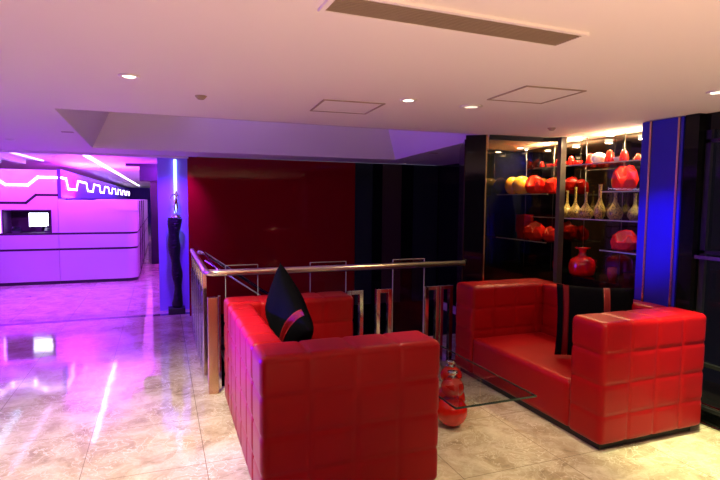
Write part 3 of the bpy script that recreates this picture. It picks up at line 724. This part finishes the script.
do.modifiers.new('sub', 'SUBSURF').levels = 1

# reception desk: tall left wall block with service window, right counter with rounded corner
YF = 10.97
def banded(o_parent, outline, z0, z1, name, m): # vertical prism from plan outline
    bm = bmesh.new(); prism(bm, outline, 2, z0, z1); return link(name, bm, m, o_parent)
rd = thing('reception_counter', 'long brushed steel reception counter lit magenta with two black bands', 'counter', (-0.42, YF, 0))
R_ = 0.22
def outline(off=0.0):
    pts = [(-1.335, 0-off)]
    for i in range(9):
        t = i/8*PI/2; pts.append((-R_ + (R_+off)*math.sin(t), R_ - (R_+off)*math.cos(t)))
    pts += [(off, 9.0), (-0.5, 9.0), (-0.5, 1.0), (-1.335, 1.0)]
    return pts
for z0, z1 in ((0.06, 0.625), (0.665, 0.915), (0.955, 1.555)):
    banded(rd, outline(), z0, z1, 'steel_panel', m_steel)
for z0, z1 in ((0.0, 0.06), (0.625, 0.665), (0.915, 0.955)):
    banded(rd, outline(-0.012), z0, z1, 'black_band', m_matte)
bm = bmesh.new(); prism(bm, [(-0.72, 1.556), (-0.33, 1.36), (0.012, 1.36), (0.02, 1.575), (-0.70, 1.575)], 1, -0.045, 0.40)
link('canopy', bm, m_fascia if False else m_steel, rd)
for y in (1.2, 2.6, 4.0): link('black_band', B(0.0, 0.012, y, y+0.10, 0.06, 1.55), m_matte, rd)
wl = thing('service_wall', 'magenta-lit reception wall with an open service window and zigzag light line', 'wall unit', (-1.76, YF, 0))
bm = bmesh.new()
box(bm, -5.5, -0.825, 0, 1.2, 0.955, 1.35) if False else None
box(bm, -5.5, 0.0, 0, 0.9, 1.36, 2.10); box(bm, -5.5, -0.86, 0, 0.9, 0.955, 1.36); box(bm, -0.12, 0.0, 0, 0.9, 0.955, 1.36)
box(bm, -5.5, 0.0, 0, 0.9, 0.06, 0.625); box(bm, -5.5, 0.0, 0, 0.9, 0.665, 0.915)
link('steel_panel', bm, m_steel, wl)
bm = bmesh.new(); box(bm, -5.5, 0.0, 0.01, 0.9, 0.0, 0.06); box(bm, -5.5, 0, 0.01, 0.9, 0.625, 0.665); box(bm, -5.5, 0, 0.01, 0.9, 0.915, 0.955)
link('black_band', bm, m_matte, wl)
link('window_recess', B(-0.86, -0.12, 0.55, 0.57, 0.955, 1.36), m_matte, wl)
bm = bmesh.new()
for (x0, x1, z0, z1) in ((-0.875, -0.855, 0.94, 1.375), (-0.125, -0.105, 0.94, 1.375), (-0.855, -0.125, 1.355, 1.375)): box(bm, x0, x1, -0.01, 0.02, z0, z1)
link('window_frame', bm, m_matte, wl)
def strip(path, w, y0, y1, mapx=None):
    bm = bmesh.new()
    for (a_, b_) in zip(path[:-1], path[1:]):
        p, q = Vector(a_), Vector(b_); d = (q-p).normalized(); n_ = Vector((-d.y, d.x))*w/2; p2 = p - d*w*0.35; q2 = q + d*w*0.35
        prism(bm, [p2-n_, q2-n_, q2+n_, p2+n_], 1, y0, y1)
    return bm
link('light_line', strip([(-3.6, 1.97), (-1.0, 1.97), (-0.80, 1.82), (-0.46, 1.82), (-0.30, 1.965), (0.0, 1.965)], 0.034, -0.012, -0.001), m_ledw, wl)
link('black_inlay', strip([(-3.6, 1.50), (-0.50, 1.50), (-0.34, 1.645), (0.0, 1.645)], 0.045, -0.006, 0.004), m_matte, wl)
link('cyan_light_edge', B(-0.93, -0.90, -0.012, -0.001, 0.96, 1.36), m_ledv, wl)
mo = thing('monitor', 'lit white computer monitor inside the service window', 'monitor', (-2.12, 11.25, 0.956))
link('stand', B(-0.05, 0.05, -0.03, 0.03, 0, 0.10, 0.004), m_matte, mo)
link('stand', B(-0.10, 0.10, -0.07, 0.07, -0.0, 0.012, 0.003), m_matte, mo)
link('bezel', B(-0.17, 0.17, -0.01, 0.02, 0.09, 0.37, 0.004), m_matte, mo)
link('screen', B(-0.155, 0.155, -0.014, -0.010, 0.105, 0.355), m_screen, mo)
for x, lb in ((-2.46, 'small dark desk phone left of the monitor in the service window'), (-1.95, 'small dark card reader right of the monitor in the service window')):
    p_ = thing('desk_phone' if x < -2.2 else 'card_reader', lb, 'desk device', (x, 11.15, 0.956))
    bm = bmesh.new(); prism(bm, [(-0.06, 0), (0.06, 0), (0.06, 0.09), (-0.06, 0.03)], 0, -0.06, 0.06); link('body', bm, m_stone, p_)
    if x < -2.2: link('handset', B(-0.07, -0.03, -0.06, 0.06, 0.07, 0.11, 0.01), m_stone, p_)
    else: link('card_slot', B(-0.03, 0.03, -0.02, 0.03, 0.08, 0.12, 0.004), m_matte, p_)
# fascia running down the hall
fs = thing('light_fascia', 'violet fascia above the reception counter with a zigzag white light line', 'fascia', (-1.70, 10.985, 0))
link('fascia_board', B(-0.058, 0, 0.0, 23.0, 1.58, 2.12), m_fascia, fs)
path = []
yy = 0.0
path = [(0.0, 1.965)]
y_ = 0.55
while y_ < 22:
    path += [(y_, 1.965), (y_+0.25, 1.77), (y_+1.35, 1.77), (y_+1.6, 1.965)]; y_ += 3.0
path.append((22.9, 1.965))
bm = strip(path, 0.034, 0.002, 0.014)
for v in bm.verts: v.co = Vector((v.co.y, v.co.x, v.co.z))
link('light_line', bm, m_ledw, fs)
# ceiling light lines and coves in the hall
def led_line(p0, p1, w, m, lb):
    p0, p1 = Vector(p0), Vector(p1); d = (p1-p0); n_ = Vector((-d.y, d.x, 0)).normalized()*w/2
    o = thing('ceiling_light_line', lb, 'led light', tuple(p0))
    bm = bmesh.new(); q = Vector((0, 0, -0.012))
    a4 = [Vector()-n_, d-n_, d+n_, Vector()+n_]; lo_ = [bm.verts.new(v+q) for v in a4]; hi_ = [bm.verts.new(v) for v in a4]
    bm.faces.new(lo_); bm.faces.new(hi_[::-1])
    for i in range(4): bm.faces.new((lo_[i], lo_[(i+1) % 4], hi_[(i+1) % 4], hi_[i]))
    link('diffuser', bm, m, o); return o
led_line((-1.06, 9.0, 2.26), (-1.02, 30, 2.26), 0.07, m_ledw, 'long white ceiling light line running down the corridor')
led_line((-2.45, 8.6, 2.26), (-2.45, 10.8, 2.26), 0.10, m_ledc, 'cyan cove light line nearest the service wall')
led_line((-3.25, 8.6, 2.26), (-2.75, 10.8, 2.26), 0.06, m_ledc, 'slanted thin cyan cove line at the left edge of the hall')
led_line((-2.05, 8.4, 2.26), (-1.95, 10.8, 2.26), 0.05, m_ledv, 'faint violet cove line over the counter end')
for i, x in enumerate((-3.0, -2.62, -2.25)):
    o = link('ceiling_cove', B(-0.05, 0.05, 0, 2.5, -0.07, 0.0), m_white, None, False, (x, 8.3, 2.26))
    tag(o, ['leftmost stepped ceiling cove in the hall', 'middle stepped ceiling cove above the service window', 'rightmost stepped ceiling cove in the hall'][i], 'cove', 'stepped ceiling coves')
downlight(-1.61, 9.7, 'small hall downlight nearest the lintel', z=2.26, group='hall downlights')
downlight(-1.66, 13.0, 'small hall downlight farther down the hall', z=2.26, group='hall downlights')
sg = thing('hanging_screen', 'dark box screen hanging from the hall ceiling left of the light tube', 'screen', (-0.2, 11.0, 2.26))
link('mount_plate', B(-0.40, 0.22, -0.1, 0.1, -0.05, 0.0), m_stone, sg)
link('screen_box', B(-0.16, 0.22, -0.12, 0.12, -0.33, -0.05, 0.01), m_stone, sg)
